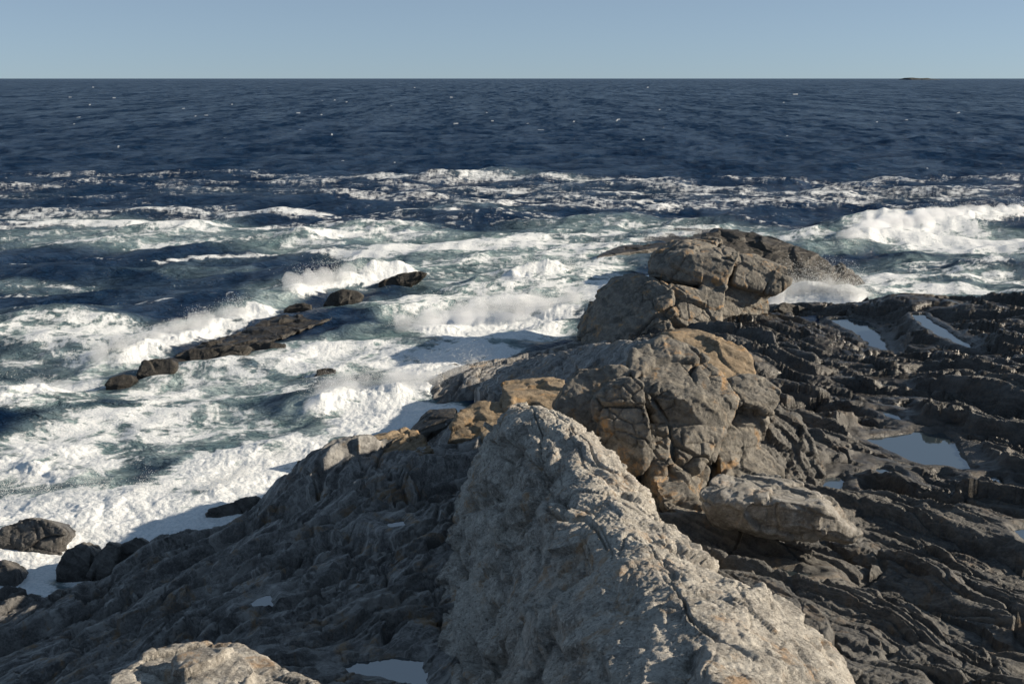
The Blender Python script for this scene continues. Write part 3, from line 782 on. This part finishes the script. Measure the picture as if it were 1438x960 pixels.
# breaking crests: outline, height, half-width, foam on the crest
BREAK = [
    ([(395, 345), (450, 334), (510, 326), (560, 322), (610, 332)], .95, 2.6, .75),
    ([(110, 512), (170, 494), (230, 474), (300, 456), (360, 438), (400, 424)], .75, 1.1, .95),
    ([(-60, 590), (0, 572), (50, 556), (95, 556)], .85, 1.1, .8),
    ([(-60, 655), (20, 640), (80, 652), (130, 668)], .5, .9, .9),
    ([(400, 598), (440, 578), (500, 558), (560, 556), (620, 552), (680, 528)], .85, .9, .98),
    ([(560, 470), (620, 455), (690, 444), (760, 436), (815, 428)], .7, 1.6, .95),
    ([(715, 398), (750, 388), (800, 386)], .9, 1.3, .95),
    ([(1175, 352), (1230, 328), (1300, 314), (1380, 306), (1470, 296)], 1.25, 2.6, .8),
    ([(1090, 424), (1120, 414), (1160, 414), (1215, 424)], .8, 1.2, .98),
    ([(405, 418), (440, 402), (480, 398), (540, 386), (600, 378)], .85, 1.2, .95),
    ([(500, 432), (560, 420), (610, 424)], .55, 1.5, .6),
    ([(560, 248), (640, 250), (720, 246), (800, 250)], .7, 4.0, .35),
    ([(600, 298), (650, 290), (720, 296)], .8, 3.0, .35),
    ([(210, 380), (260, 372), (330, 364), (420, 356)], .7, 2.6, .25),
    ([(0, 452), (60, 448), (120, 456)], .5, 1.6, .3),
    ([(880, 345), (930, 334), (990, 330)], .5, 1.2, .9),
    ([(1230, 378), (1300, 368), (1440, 372)], .5, 2.0, .52),
    ([(160, 610), (230, 600), (320, 588)], .35, 1.3, .4),
]
# how much foam lies on the water: centre, half-extents, amount
FOAM = [
    (150, 730, 300, 75, .95), (380, 650, 170, 60, .85), (560, 590, 130, 40, .95), (640, 510, 130, 40, .85), (700, 460, 130, 35, .85), (480, 500, 150, 35, .72),
    (300, 545, 170, 28, .62), (230, 600, 220, 45, .55), (60, 560, 110, 30, .62), (60, 640, 130, 40, .75), (150, 500, 110, 22, .6), (60, 500, 120, 20, .38),
    (740, 400, 190, 40, .6), (600, 430, 120, 25, .58), (700, 350, 260, 30, .56), (870, 320, 200, 20, .45), (540, 330, 120, 22, .55), (430, 340, 120, 18, .5),
    (1320, 330, 150, 32, .78), (1180, 390, 170, 26, .52), (1380, 390, 120, 20, .45), (1140, 420, 80, 22, .98), (1050, 330, 150, 20, .5), (1200, 300, 160, 18, .35),
    (40, 815, 90, 22, .9), (170, 780, 60, 30, .8), (1300, 410, 160, 8, .6), (860, 400, 70, 60, .65), (700, 520, 60, 30, .8),
    (120, 470, 170, 24, .46), (60, 530, 130, 26, .62), (250, 520, 120, 20, .5), (420, 400, 140, 12, .4), (300, 380, 120, 8, .3), (100, 440, 90, 8, .3), (560, 370, 160, 16, .52),
    (230, 330, 300, 22, .48), (120, 300, 220, 14, .47), (60, 275, 160, 10, .42), (330, 270, 200, 10, .44), (180, 310, 180, 10, .46), (900, 270, 420, 18, .44), (1250, 275, 250, 12, .46), (300, 300, 160, 12, .42),
    (200, 405, 200, 30, .16), (50, 400, 130, 8, .3), (620, 300, 180, 20, .4),
]
STREAK = [
    ([(0, 345), (120, 340), (260, 346), (380, 340)], 2.0, .52), ([(560, 262), (700, 268), (860, 270), (1000, 276)], 2.4, .52), ([(640, 310), (760, 306), (880, 314)], 2.0, .52),
    ([(1050, 255), (1200, 256), (1350, 250), (1460, 252)], 2.6, .5), ([(0, 248), (150, 246), (330, 244), (480, 250)], 2.6, .46), ([(1100, 290), (1250, 286), (1440, 282)], 2.2, .52),
    ([(0, 372), (90, 366), (200, 372)], 1.0, .38), ([(30, 430), (120, 436), (230, 428)], .5, .32), ([(250, 300), (400, 302), (560, 308)], 2.2, .54),
    ([(540, 246), (620, 252), (720, 249), (840, 250), (960, 262), (1080, 268), (1250, 268), (1460, 264)], 3.4, .60),
    ([(470, 266), (600, 282), (700, 284), (850, 284), (1000, 288), (1120, 284), (1250, 272)], 3.2, .60),
    ([(560, 296), (680, 300), (800, 290), (930, 292)], 2.6, .52),
    ([(0, 268), (120, 258), (230, 258), (380, 254), (480, 262)], 2.8, .53),
    ([(0, 320), (120, 312), (240, 318), (340, 322), (420, 316), (520, 312)], 2.8, .56),
    ([(40, 292), (160, 284), (300, 290)], 1.6, .42),
    ([(230, 372), (290, 362), (340, 358), (430, 352), (540, 360)], 1.0, .6),
    ([(0, 408), (60, 405)], .8, .5),
    ([(300, 336), (400, 338), (520, 352), (600, 346)], 1.2, .55),
    ([(860, 300), (1000, 306), (1150, 318)], 1.2, .35),
    ([(0, 470), (110, 476), (200, 470)], .5, .45),
    ([(300, 440), (330, 420), (290, 405)], .3, .3),
]


def build_sea():
    az = np.radians(np.concatenate([np.arange(-180, -70, 6), np.arange(-70, -25.5, .6), np.arange(-25.5, 25.5, .05), np.arange(25.5, 70, .6), np.arange(70, 180, 6)]))
    ph = R(34); rr = [4.0, 8.0, 12.0, 14.0, 15.5]
    ang = math.atan(CAM_H / 16.3)
    while ang > 2.5e-3:
        rr.append(CAM_H / math.tan(ang)); ang -= .00062
    r = rr[-1]
    while r < 45000:
        r *= 1.12; rr.append(r)
    rr = np.array(rr); nr, nc = len(rr), len(az)
    X = rr[:, None] * np.sin(az)[None]; Y = rr[:, None] * np.cos(az)[None]
    P = np.stack([X.ravel(), Y.ravel(), np.zeros(nr * nc)], 1)
    RR = np.repeat(rr, nc)
    dr = np.repeat(np.gradient(rr), nc)
    near = (RR < 240) & (np.abs(np.tile(az, nr)) < R(34))
    # wind sea: many sharpened waves running in from the open sea
    D = np.zeros((nr * nc, 3), f32)
    w = np.random.default_rng(21)
    land_fade = sstep(24, 52, RR) * .6 + .4
    for k in range(44):
        lam = 1.1 * 1.072 ** k                      # 1.1 m .. 22 m
        th = R(-68) + w.normal(0, .6)              # heading: towards the right and the shore
        kx, ky = math.cos(th), math.sin(th)
        amp = .0112 * lam ** .88 * (.6 + .8 * w.random()) * (1.0 if lam < 9 else (9 / lam) ** 1.2)
        fade = .45 + .55 * sstep(1.2, 3.0, lam / np.maximum(dr, 1e-3))
        q = (P[:, 0] * kx + P[:, 1] * ky) * (2 * math.pi / lam) + w.random() * 6.28
        grp = amp * fade * land_fade
        D[:, 2] += grp * np.cos(q)
        D[:, 0] -= .85 * kx * grp * np.sin(q); D[:, 1] -= .85 * ky * grp * np.sin(q)
    # unresolved chop keeps its slope at a distance as irregular bumps
    for lx, ly, am, r0, r1 in ((4, 8, .2, 150, 260), (10, 24, .45, 220, 500), (28, 80, 1.3, 420, 1000), (90, 300, 2.6, 1200, 2600)):
        m = RR > r0
        D[m, 2] += am * sstep(r0, r1, RR[m]) * (1 - sstep(r1 * 4, r1 * 9, RR[m])) * fbm(np.stack([P[m, 0] / lx, P[m, 1] / ly, P[m, 2]], 1), 1.0, 2, .6, 310 + int(lx))
    idx = np.where(near)[0]
    Q = P[idx]; Q2 = Q[:, :2]
    h = np.zeros(len(idx)); dens = np.zeros(len(idx)); aer = np.zeros(len(idx)); crest = np.zeros(len(idx))
    wob = np.stack([perlin(Q, 6.0, 320), perlin(Q, 6.0, 321)], 1) * .9 + np.stack([perlin(Q, 1.7, 322), perlin(Q, 1.7, 323)], 1) * .35
    QW = Q2 + wob
    for cx, cy, rx, ry, am in FOAM:
        c = at(cx, cy)[:2]; dist = math.hypot(*c)
        sx = rx * dist / FPX; sy = abs(at(cx, cy - ry)[1] - at(cx, cy + ry)[1]) / 2
        d = np.sqrt(((QW[:, 0] - c[0]) / sx) ** 2 + ((QW[:, 1] - c[1]) / sy) ** 2)
        e = am * (1 - sstep(.45, 1.25, d))
        dens = np.maximum(dens, e); aer = np.maximum(aer, e * (1 if c[1] < 95 else .35))
    for pts, wd, am in STREAK:
        pw = np.array([at(*p)[:2] for p in pts])
        wscale = wd * (1 if pw[:, 1].mean() < 60 else pw[:, 1].mean() / 75)
        d, sd, al = seg_dist(QW, pw)
        dens = np.maximum(dens, am * (1 - sstep(.3, 1.5, d / wscale)))
    for pts, ht, wd, am in BREAK:
        pw = np.array([at(*p)[:2] for p in pts])
        d, sd, al = seg_dist(Q2 + wob * .55, pw)
        env = sstep(0, .18, al) * sstep(1, .82, al)
        env = .15 + .85 * env
        tail = np.where(sd > 0, wd * 1.5, wd * .75)
        prof = np.exp(-(sd / tail) ** 2)
        h = h + .48 * ht * env * prof * (.75 + .5 * perlin(Q, 2.6, 330) + .35 * perlin(Q, .8, 331))
        if am > .5:
            front = np.exp(-((sd + wd * .35) / (wd * .95)) ** 2)
            crest = np.maximum(crest, am * front * env)
        else:
            crest = np.maximum(crest, am * np.exp(-(sd / (wd * .4)) ** 2) * env)
        aer = np.maximum(aer, .8 * am * prof)
    D[idx, 2] += h
    # foam pattern: torn lace, drawn out along the wave crests
    th = R(28) - R(24) * sstep(55, 110, RR[idx])
    u = Q[:, 0] * np.cos(th) + Q[:, 1] * np.sin(th); v = -Q[:, 0] * np.sin(th) + Q[:, 1] * np.cos(th)
    st = 1 + 2.8 * sstep(45, 120, RR[idx])
    W = np.stack([u / st, v, Q[:, 2]], 1)
    W = W + np.stack([perlin(Q, 2.6, 340), perlin(Q, 2.6, 341), perlin(Q, 2.6, 342)], 1) * .9 + np.stack([perlin(Q, .8, 343), perlin(Q, .8, 344), perlin(Q, .8, 345)], 1) * .3
    big = fbm(W, 3.4, 4, .55, 350)
    lace = 1 - np.abs(fbm(W, 1.5, 4, .6, 351)) * 1.9
    lace2 = 1 - np.abs(fbm(W, .55, 3, .6, 352)) * 1.9
    n = .47 + .34 * big + .26 * (lace - .5) + .22 * (lace2 - .5)
    tot = np.maximum(dens + .05 * sstep(.1, .4, dens) * sstep(110, 70, RR[idx]), crest)
    tot = tot + .10 * np.clip(D[idx, 2] * 1.2, -.8, .8) * (tot > .15)
    foam = sstep(-.26, .34, n + .80 * tot - 1.0) * np.clip(tot * 4, 0, 1)
    fs = sstep(85, 125, RR[idx])                     # far foam is torn thin
    foam = foam * (1 - fs) + fs * .85 * sstep(-.36, .50, n + .84 * tot - 1.0) * np.clip(tot * 4, 0, 1)
    foam = np.maximum(foam, sstep(.40, 1.3, crest + .6 * (lace2 - .5) + .5 * big) * (crest > .2))
    # heaped, bubbling foam
    bub = fbm(Q, .9, 3, .55, 360, 'b'); bub2 = fbm(Q, .28, 3, .55, 361, 'b')
    thick = foam * sstep(.45, .9, tot)
    fz = sstep(120, 60, RR[idx])
    D[idx, 2] += .05 * np.clip(bub + .5 * bub2, -.4, 1.2) * sstep(.45, .9, crest) * sstep(150, 90, RR[idx])
    D[idx, 2] += thick * fz * (.07 * bub + .022 * bub2 + .04)
    D[idx, 2] += .06 * fbm(Q, .9, 3, .55, 362) * (1 - foam) * sstep(110, 40, RR[idx])
    fo = np.zeros(nr * nc, f32); fo[idx] = foam
    ae = np.zeros(nr * nc, f32); ae[idx] = np.clip(aer + .1 * big * (aer > .1), 0, 1)
    # whitecaps of the open sea
    caps = [(1272, 169, 2.6), (1232, 172, 1.6), (1347, 158, 1.8), (1345, 160, 1.2), (806, 171, 1.4), (98, 136, 2.2), (126, 147, 1.6), (110, 165, 3.2), (104, 175, 1.5), (160, 137, 2), (258, 153, 2.2), (290, 163, 2.6),
            (275, 164, 1.4), (419, 159, 2.4), (452, 162, 1.8), (166, 210, 1.6), (315, 194, 2.4), (302, 188, 1.0), (421, 183, 1.6), (486, 196, 1.4), (634, 137, 2), (640, 173, 3.0), (684, 159, 1.4), (692, 171, 2.4), (554, 231, 1.6),
            (868, 168, 2.0), (926, 155, 1.8), (1117, 133, 3.0), (1100, 144, 1.6), (760, 184, 4.0), (740, 174, 2.0), (470, 141, 1.6), (487, 144, 1.4), (452, 141, 1.4), (866, 169, 1.4), (1104, 191, 1.0), (1145, 186, 1.2), (903, 197, 1.2)]
    for k in range(14):
        py = 122 + 120 * w.random() ** 1.2
        caps.append((w.random() * 1900 - 230, py, (.15 + .4 * w.random() ** 2) * (.6 + (py - 110) / 120)))
    azs = az
    for px, py, wdt in caps:
        p = at(px, py); r0 = math.hypot(p[0], p[1]); a0 = math.atan2(p[0], p[1])
        i = int(np.argmin(np.abs(rr - r0)))
        hw = wdt * .5 * r0 / FPX / r0 * 2.0
        js = np.where(np.abs(azs - a0) < max(hw, .0009))[0]
        for j in js:
            fo[i * nc + j] = .64
            D[i * nc + j, 2] += .1
    V = P + D
    V[:, 2] -= np.where(RR < 15, 1.0, 0)
    s = NT('sea_water')
    g = s.n('ShaderNodeNewGeometry').outputs['Position']
    fo_n = s.n('ShaderNodeAttribute', attribute_name='foam').outputs['Fac']
    ae_n = s.n('ShaderNodeAttribute', attribute_name='aeration').outputs['Fac']
    mp = s.n('ShaderNodeMapping', {'Vector': g, 'Rotation': (0, 0, R(-28)), 'Scale': (.55, 1.0, 1.0)}).outputs[0]
    na = s.noise(mp, 3.0, 6, .65, .5); nb = s.noise(g, 14, 4, .65); nc_ = s.noise(mp, .9, 5, .6, .4); nd = s.noise(mp, .18, 4, .6, .3)
    ff = s.math('ADD', fo_n, s.math('MULTIPLY', s.math('SUBTRACT', na, .5), 1.1))
    ff = s.math('ADD', ff, s.math('MULTIPLY', s.math('SUBTRACT', nb, .5), .5))
    mask = s.ramp(ff, .24, .78)
    mask = s.math('MULTIPLY', mask, s.ramp(fo_n, .02, .2))
    deep = s.mix(s.ramp(nc_, .35, .65), c4(.005, .018, .048), c4(.009, .027, .064))
    green = s.mix(s.ramp(nc_, .35, .65), c4(.11, .172, .185), c4(.21, .285, .30))
    milk = s.math('MULTIPLY', s.ramp(s.math('ADD', na, s.math('MULTIPLY', s.math('SUBTRACT', nc_, .5), .7)), .40, .66), s.ramp(ae_n, .25, .8))
    green = s.mix(s.math('MULTIPLY', milk, .5), green, c4(.55, .62, .62))
    body = s.mix(s.ramp(ae_n, .08, .6), deep, green)
    b0 = s.n('ShaderNodeBump', {'Height': nd, 'Strength': .9, 'Distance': 1.6})
    b1 = s.n('ShaderNodeBump', {'Height': nc_, 'Strength': 1.0, 'Distance': .65, 'Normal': b0.outputs[0]})
    b2 = s.n('ShaderNodeBump', {'Height': na, 'Strength': 1.0, 'Distance': .20, 'Normal': b1.outputs[0]})
    dif = s.n('ShaderNodeBsdfDiffuse', {'Color': body, 'Normal': b2.outputs[0]})
    glo = s.n('ShaderNodeBsdfGlossy', {'Color': c4(1, 1, 1), 'Roughness': .13, 'Normal': b2.outputs[0]})
    fr = s.n('ShaderNodeFresnel', {'IOR': 1.333, 'Normal': b2.outputs[0]}).outputs[0]
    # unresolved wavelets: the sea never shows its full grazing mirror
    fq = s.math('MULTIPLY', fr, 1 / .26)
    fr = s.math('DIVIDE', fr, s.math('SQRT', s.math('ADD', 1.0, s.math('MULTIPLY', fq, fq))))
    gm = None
    for sx, sy in ((1 / 2.2, 1 / 8), (1 / 5.5, 1 / 34), (1 / 15, 1 / 170)):          # streaked noise paints light and dark of unresolved waves into the reflection
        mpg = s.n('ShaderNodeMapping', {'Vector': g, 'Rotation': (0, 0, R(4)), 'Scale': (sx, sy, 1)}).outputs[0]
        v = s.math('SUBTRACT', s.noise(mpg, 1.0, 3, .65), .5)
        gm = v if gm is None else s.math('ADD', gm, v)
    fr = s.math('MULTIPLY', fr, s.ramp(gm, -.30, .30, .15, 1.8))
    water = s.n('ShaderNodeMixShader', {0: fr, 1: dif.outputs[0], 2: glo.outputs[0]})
    b3 = s.n('ShaderNodeBump', {'Height': na, 'Strength': .6, 'Distance': .12})
    b4 = s.n('ShaderNodeBump', {'Height': nb, 'Strength': .6, 'Distance': .04, 'Normal': b3.outputs[0]})
    fcol = s.mix(s.ramp(nb, .3, .65), c4(.56, .61, .64), c4(.78, .79, .80))
    foamb = s.n('ShaderNodeBsdfPrincipled', {'Base Color': fcol, 'Roughness': .7, 'Normal': b4.outputs[0]})
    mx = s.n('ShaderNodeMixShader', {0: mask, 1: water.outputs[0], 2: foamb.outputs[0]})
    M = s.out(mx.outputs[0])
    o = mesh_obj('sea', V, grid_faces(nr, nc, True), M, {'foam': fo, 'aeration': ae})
    tag(o, kind='structure')


build_sea()


# ------------------------------------------------------------------ spray thrown up by the breakers
def build_spray():
    w = np.random.default_rng(77)
    clouds = [([(440, 578), (500, 556), (560, 554), (620, 550), (680, 526)], 1.3, .8, 9000, .5),
              ([(110, 512), (170, 494), (230, 474), (300, 456), (360, 438)], 1.0, .8, 6000, .35),
              ([(405, 416), (440, 402), (480, 398), (530, 388)], 1.5, 1.0, 6000, .4),
              ([(560, 466), (640, 448), (720, 440), (815, 428)], 1.2, 1.2, 8000, .5),
              ([(715, 396), (750, 388), (800, 386)], 1.1, .9, 3500, .4),
              ([(1085, 426), (1120, 416), (1170, 416), (1215, 424)], 2.0, 1.2, 12000, .5),
              ([(1175, 352), (1230, 328), (1300, 314), (1380, 306), (1470, 296)], 1.2, 2.0, 5000, .8),
              ([(-40, 585), (20, 566), (80, 560)], .9, .8, 3000, .3),
              ([(0, 700), (120, 690), (250, 700), (330, 680), (420, 640)], .6, .8, 2600, .35),
              ([(900, 345), (960, 334), (1010, 332)], 1.0, 1.0, 2500, .5),
              ([(676, 548), (694, 542)], 1.1, .3, 900, .3)]
    C = []; Sz = []
    for pts, ht, wd, n, base in clouds:
        n = int(n * 5)
        pw = np.array([at(*p)[:2] for p in pts])
        seg = w.integers(0, len(pw) - 1, n); t = w.random(n)
        q = pw[seg] * (1 - t)[:, None] + pw[seg + 1] * t[:, None]
        nj = max(6, int(n / 420)); ji = w.integers(0, nj, n)                     # thrown up in jets
        js = w.integers(0, len(pw) - 1, nj); jt = w.random(nj); jh = ht * (.25 + .75 * w.random(nj) ** 2)
        jq = pw[js] * (1 - jt)[:, None] + pw[js + 1] * jt[:, None] + w.normal(0, wd * .3, (nj, 2))
        up = w.random(n) ** 1.7
        z = base * .6 + up * jh[ji]
        q = jq[ji] + w.normal(0, 1, (n, 2)) * (.10 + .28 * up * jh[ji] + .12 * wd * (1 - up))[:, None]
        C.append(np.stack([q[:, 0], q[:, 1], z], 1)); Sz.append(.0022 + .008 * w.random(n) ** 5 * (.4 + .02 * pw[:, 1].mean()))
    C = np.concatenate(C); Sz = np.concatenate(Sz)
    oc = np.array([(1, 1, 1), (1, -1, -1), (-1, 1, -1), (-1, -1, 1)], f32)
    of = np.array([(0, 1, 2), (0, 3, 1), (0, 2, 3), (1, 3, 2)])
    V = (C[:, None] + oc[None] * Sz[:, None, None] * (.5 + .7 * w.random((len(C), 1, 3)))).reshape(-1, 3)
    F = (of[None] + (np.arange(len(C)) * 4)[:, None, None]).reshape(-1, 3)
    s = NT('spray_drops')
    bs = s.n('ShaderNodeBsdfPrincipled', {'Base Color': c4(.85, .87, .88), 'Roughness': .5})
    tr = s.n('ShaderNodeBsdfTranslucent', {'Color': c4(.85, .87, .88)})
    mx = s.n('ShaderNodeMixShader', {0: .4, 1: bs.outputs[0], 2: tr.outputs[0]})
    o = mesh_obj('spray', V, F, s.out(mx.outputs[0]))
    tag(o, 'white droplets of spray thrown up by the breaking waves', 'spray', kind='stuff')


def build_mist():
    """soft veils of drifting spray over the breakers: closed lumps of thin white air"""
    s = NT('spray_mist')
    v = s.n('ShaderNodeVolumePrincipled', {'Color': c4(.97, .98, 1.0), 'Density': .85, 'Anisotropy': .15})
    s.n('ShaderNodeOutputMaterial', {'Volume': v.outputs[0]})
    w = np.random.default_rng(5)
    veils = [([(430, 585), (500, 560), (560, 555), (620, 552), (680, 530)], .62, .75), ([(120, 508), (200, 484), (270, 464), (340, 444)], .45, .6),
             ([(410, 414), (450, 402), (500, 394)], .75, .8), ([(570, 466), (650, 448), (730, 440), (810, 430)], .6, .9), ([(725, 394), (760, 388), (795, 387)], .6, .7),
             ([(1090, 424), (1125, 416), (1165, 416), (1205, 426)], .8, .9), ([(1190, 345), (1260, 322), (1340, 310), (1440, 300)], .8, 1.6), ([(0, 574), (50, 560), (90, 560)], .5, .7)]
    for k, (pts, ht, wd) in enumerate(veils):
        pw = np.array([at(*p)[:2] for p in pts])
        bm = bmesh.new()
        L = np.linalg.norm(pw[-1] - pw[0]); n = int(max(8, L / (wd * .32)))
        for t in (np.arange(n) + w.random(n) * .8) / n * (len(pw) - 1):
            i = min(int(t), len(pw) - 2); q = pw[i] + (pw[i + 1] - pw[i]) * (t - i) + w.normal(0, wd * .22, 2)
            r = (.45 + .8 * w.random() ** 2)
            bmesh.ops.create_icosphere(bm, subdivisions=2, radius=1.0)
            vs = bm.verts[-42:] if False else [v_ for v_ in list(bm.verts)[-42:]]
            for v_ in vs:
                v_.co = (q[0] + v_.co.x * wd * .62 * r, q[1] + v_.co.y * wd * .6 * r, .15 + ht * .25 + v_.co.z * ht * r)
        me = bpy.data.meshes.new('spray_mist'); bm.to_mesh(me); bm.free()
        o = bpy.data.objects.new('spray_mist', me); COL.objects.link(o)
        md = o.modifiers.new('r', 'REMESH'); md.mode = 'VOXEL'; md.voxel_size = wd * .10
        sm = o.modifiers.new('s', 'SMOOTH'); sm.factor = .5; sm.iterations = 6
        dg = bpy.context.evaluated_depsgraph_get(); dg.update()
        m2 = bpy.data.meshes.new_from_object(o.evaluated_get(dg), depsgraph=dg)
        o.modifiers.clear(); o.data = m2; bpy.data.meshes.remove(me)
        nv = len(m2.vertices); P = np.empty(nv * 3, f32); m2.vertices.foreach_get('co', P); P = P.reshape(-1, 3)
        N = np.empty(nv * 3, f32); m2.vertices.foreach_get('normal', N); N = N.reshape(-1, 3)
        P = P + N * (.34 * wd * fbm(P, wd * .8, 3, .6, 500 + k))[:, None]
        m2.vertices.foreach_set('co', P.ravel()); m2.update()
        m2.materials.clear(); m2.materials.append(s.m)
        tag(o, kind='stuff', label='thin white spray mist drifting over the breaking waves', group='spray over the breakers')


build_spray()
build_mist()

# ------------------------------------------------------------------ daylight
SUN_EL = R(21)
SUN_DIR = np.array((math.cos(SUN_EL) * .996, math.cos(SUN_EL) * .08, math.sin(SUN_EL)))    # towards the sun
w = bpy.data.worlds.new('World'); scene.world = w; w.use_nodes = True
nt = w.node_tree; nt.nodes.clear()
sky = nt.nodes.new('ShaderNodeTexSky'); sky.sky_type = 'NISHITA'; sky.sun_disc = False
sky.sun_elevation = SUN_EL
sky.sun_rotation = math.atan2(SUN_DIR[0], SUN_DIR[1])
sky.altitude = 0; sky.air_density = .55; sky.dust_density = 0.0; sky.ozone_density = 4.0
bg = nt.nodes.new('ShaderNodeBackground'); bg.inputs['Strength'].default_value = .063
wo = nt.nodes.new('ShaderNodeOutputWorld')
hs = nt.nodes.new('ShaderNodeHueSaturation'); hs.inputs['Saturation'].default_value = .6
nt.links.new(sky.outputs[0], hs.inputs['Color']); tn = nt.nodes.new('ShaderNodeMix'); tn.data_type = 'RGBA'; tn.blend_type = 'MULTIPLY'; tn.inputs[0].default_value = 1; tn.inputs[7].default_value = (.90, .97, 1.0, 1)
nt.links.new(hs.outputs[0], tn.inputs[6]); fl = nt.nodes.new('ShaderNodeMix'); fl.data_type = 'RGBA'; fl.inputs[0].default_value = .45; fl.inputs[7].default_value = (2.1, 3.15, 4.3, 1)
nt.links.new(tn.outputs[2], fl.inputs[6]); nt.links.new(fl.outputs[2], bg.inputs[0]); nt.links.new(bg.outputs[0], wo.inputs[0])
sd = bpy.data.lights.new('sun', 'SUN'); sd.energy = 5.0; sd.angle = R(.5); sd.color = (1.0, .87, .69)
so = bpy.data.objects.new('sun', sd); COL.objects.link(so)
from mathutils import Vector
so.rotation_euler = Vector(-SUN_DIR).to_track_quat('-Z', 'Y').to_euler()
so.location = (30, -5, 30)

vs = scene.view_settings
vs.view_transform = 'Standard'; vs.look = 'None'; vs.gamma = 1; vs.exposure = .66
vs.use_curve_mapping = False
scene.cycles.max_bounces = 6
scene.cycles.volume_bounces = 2
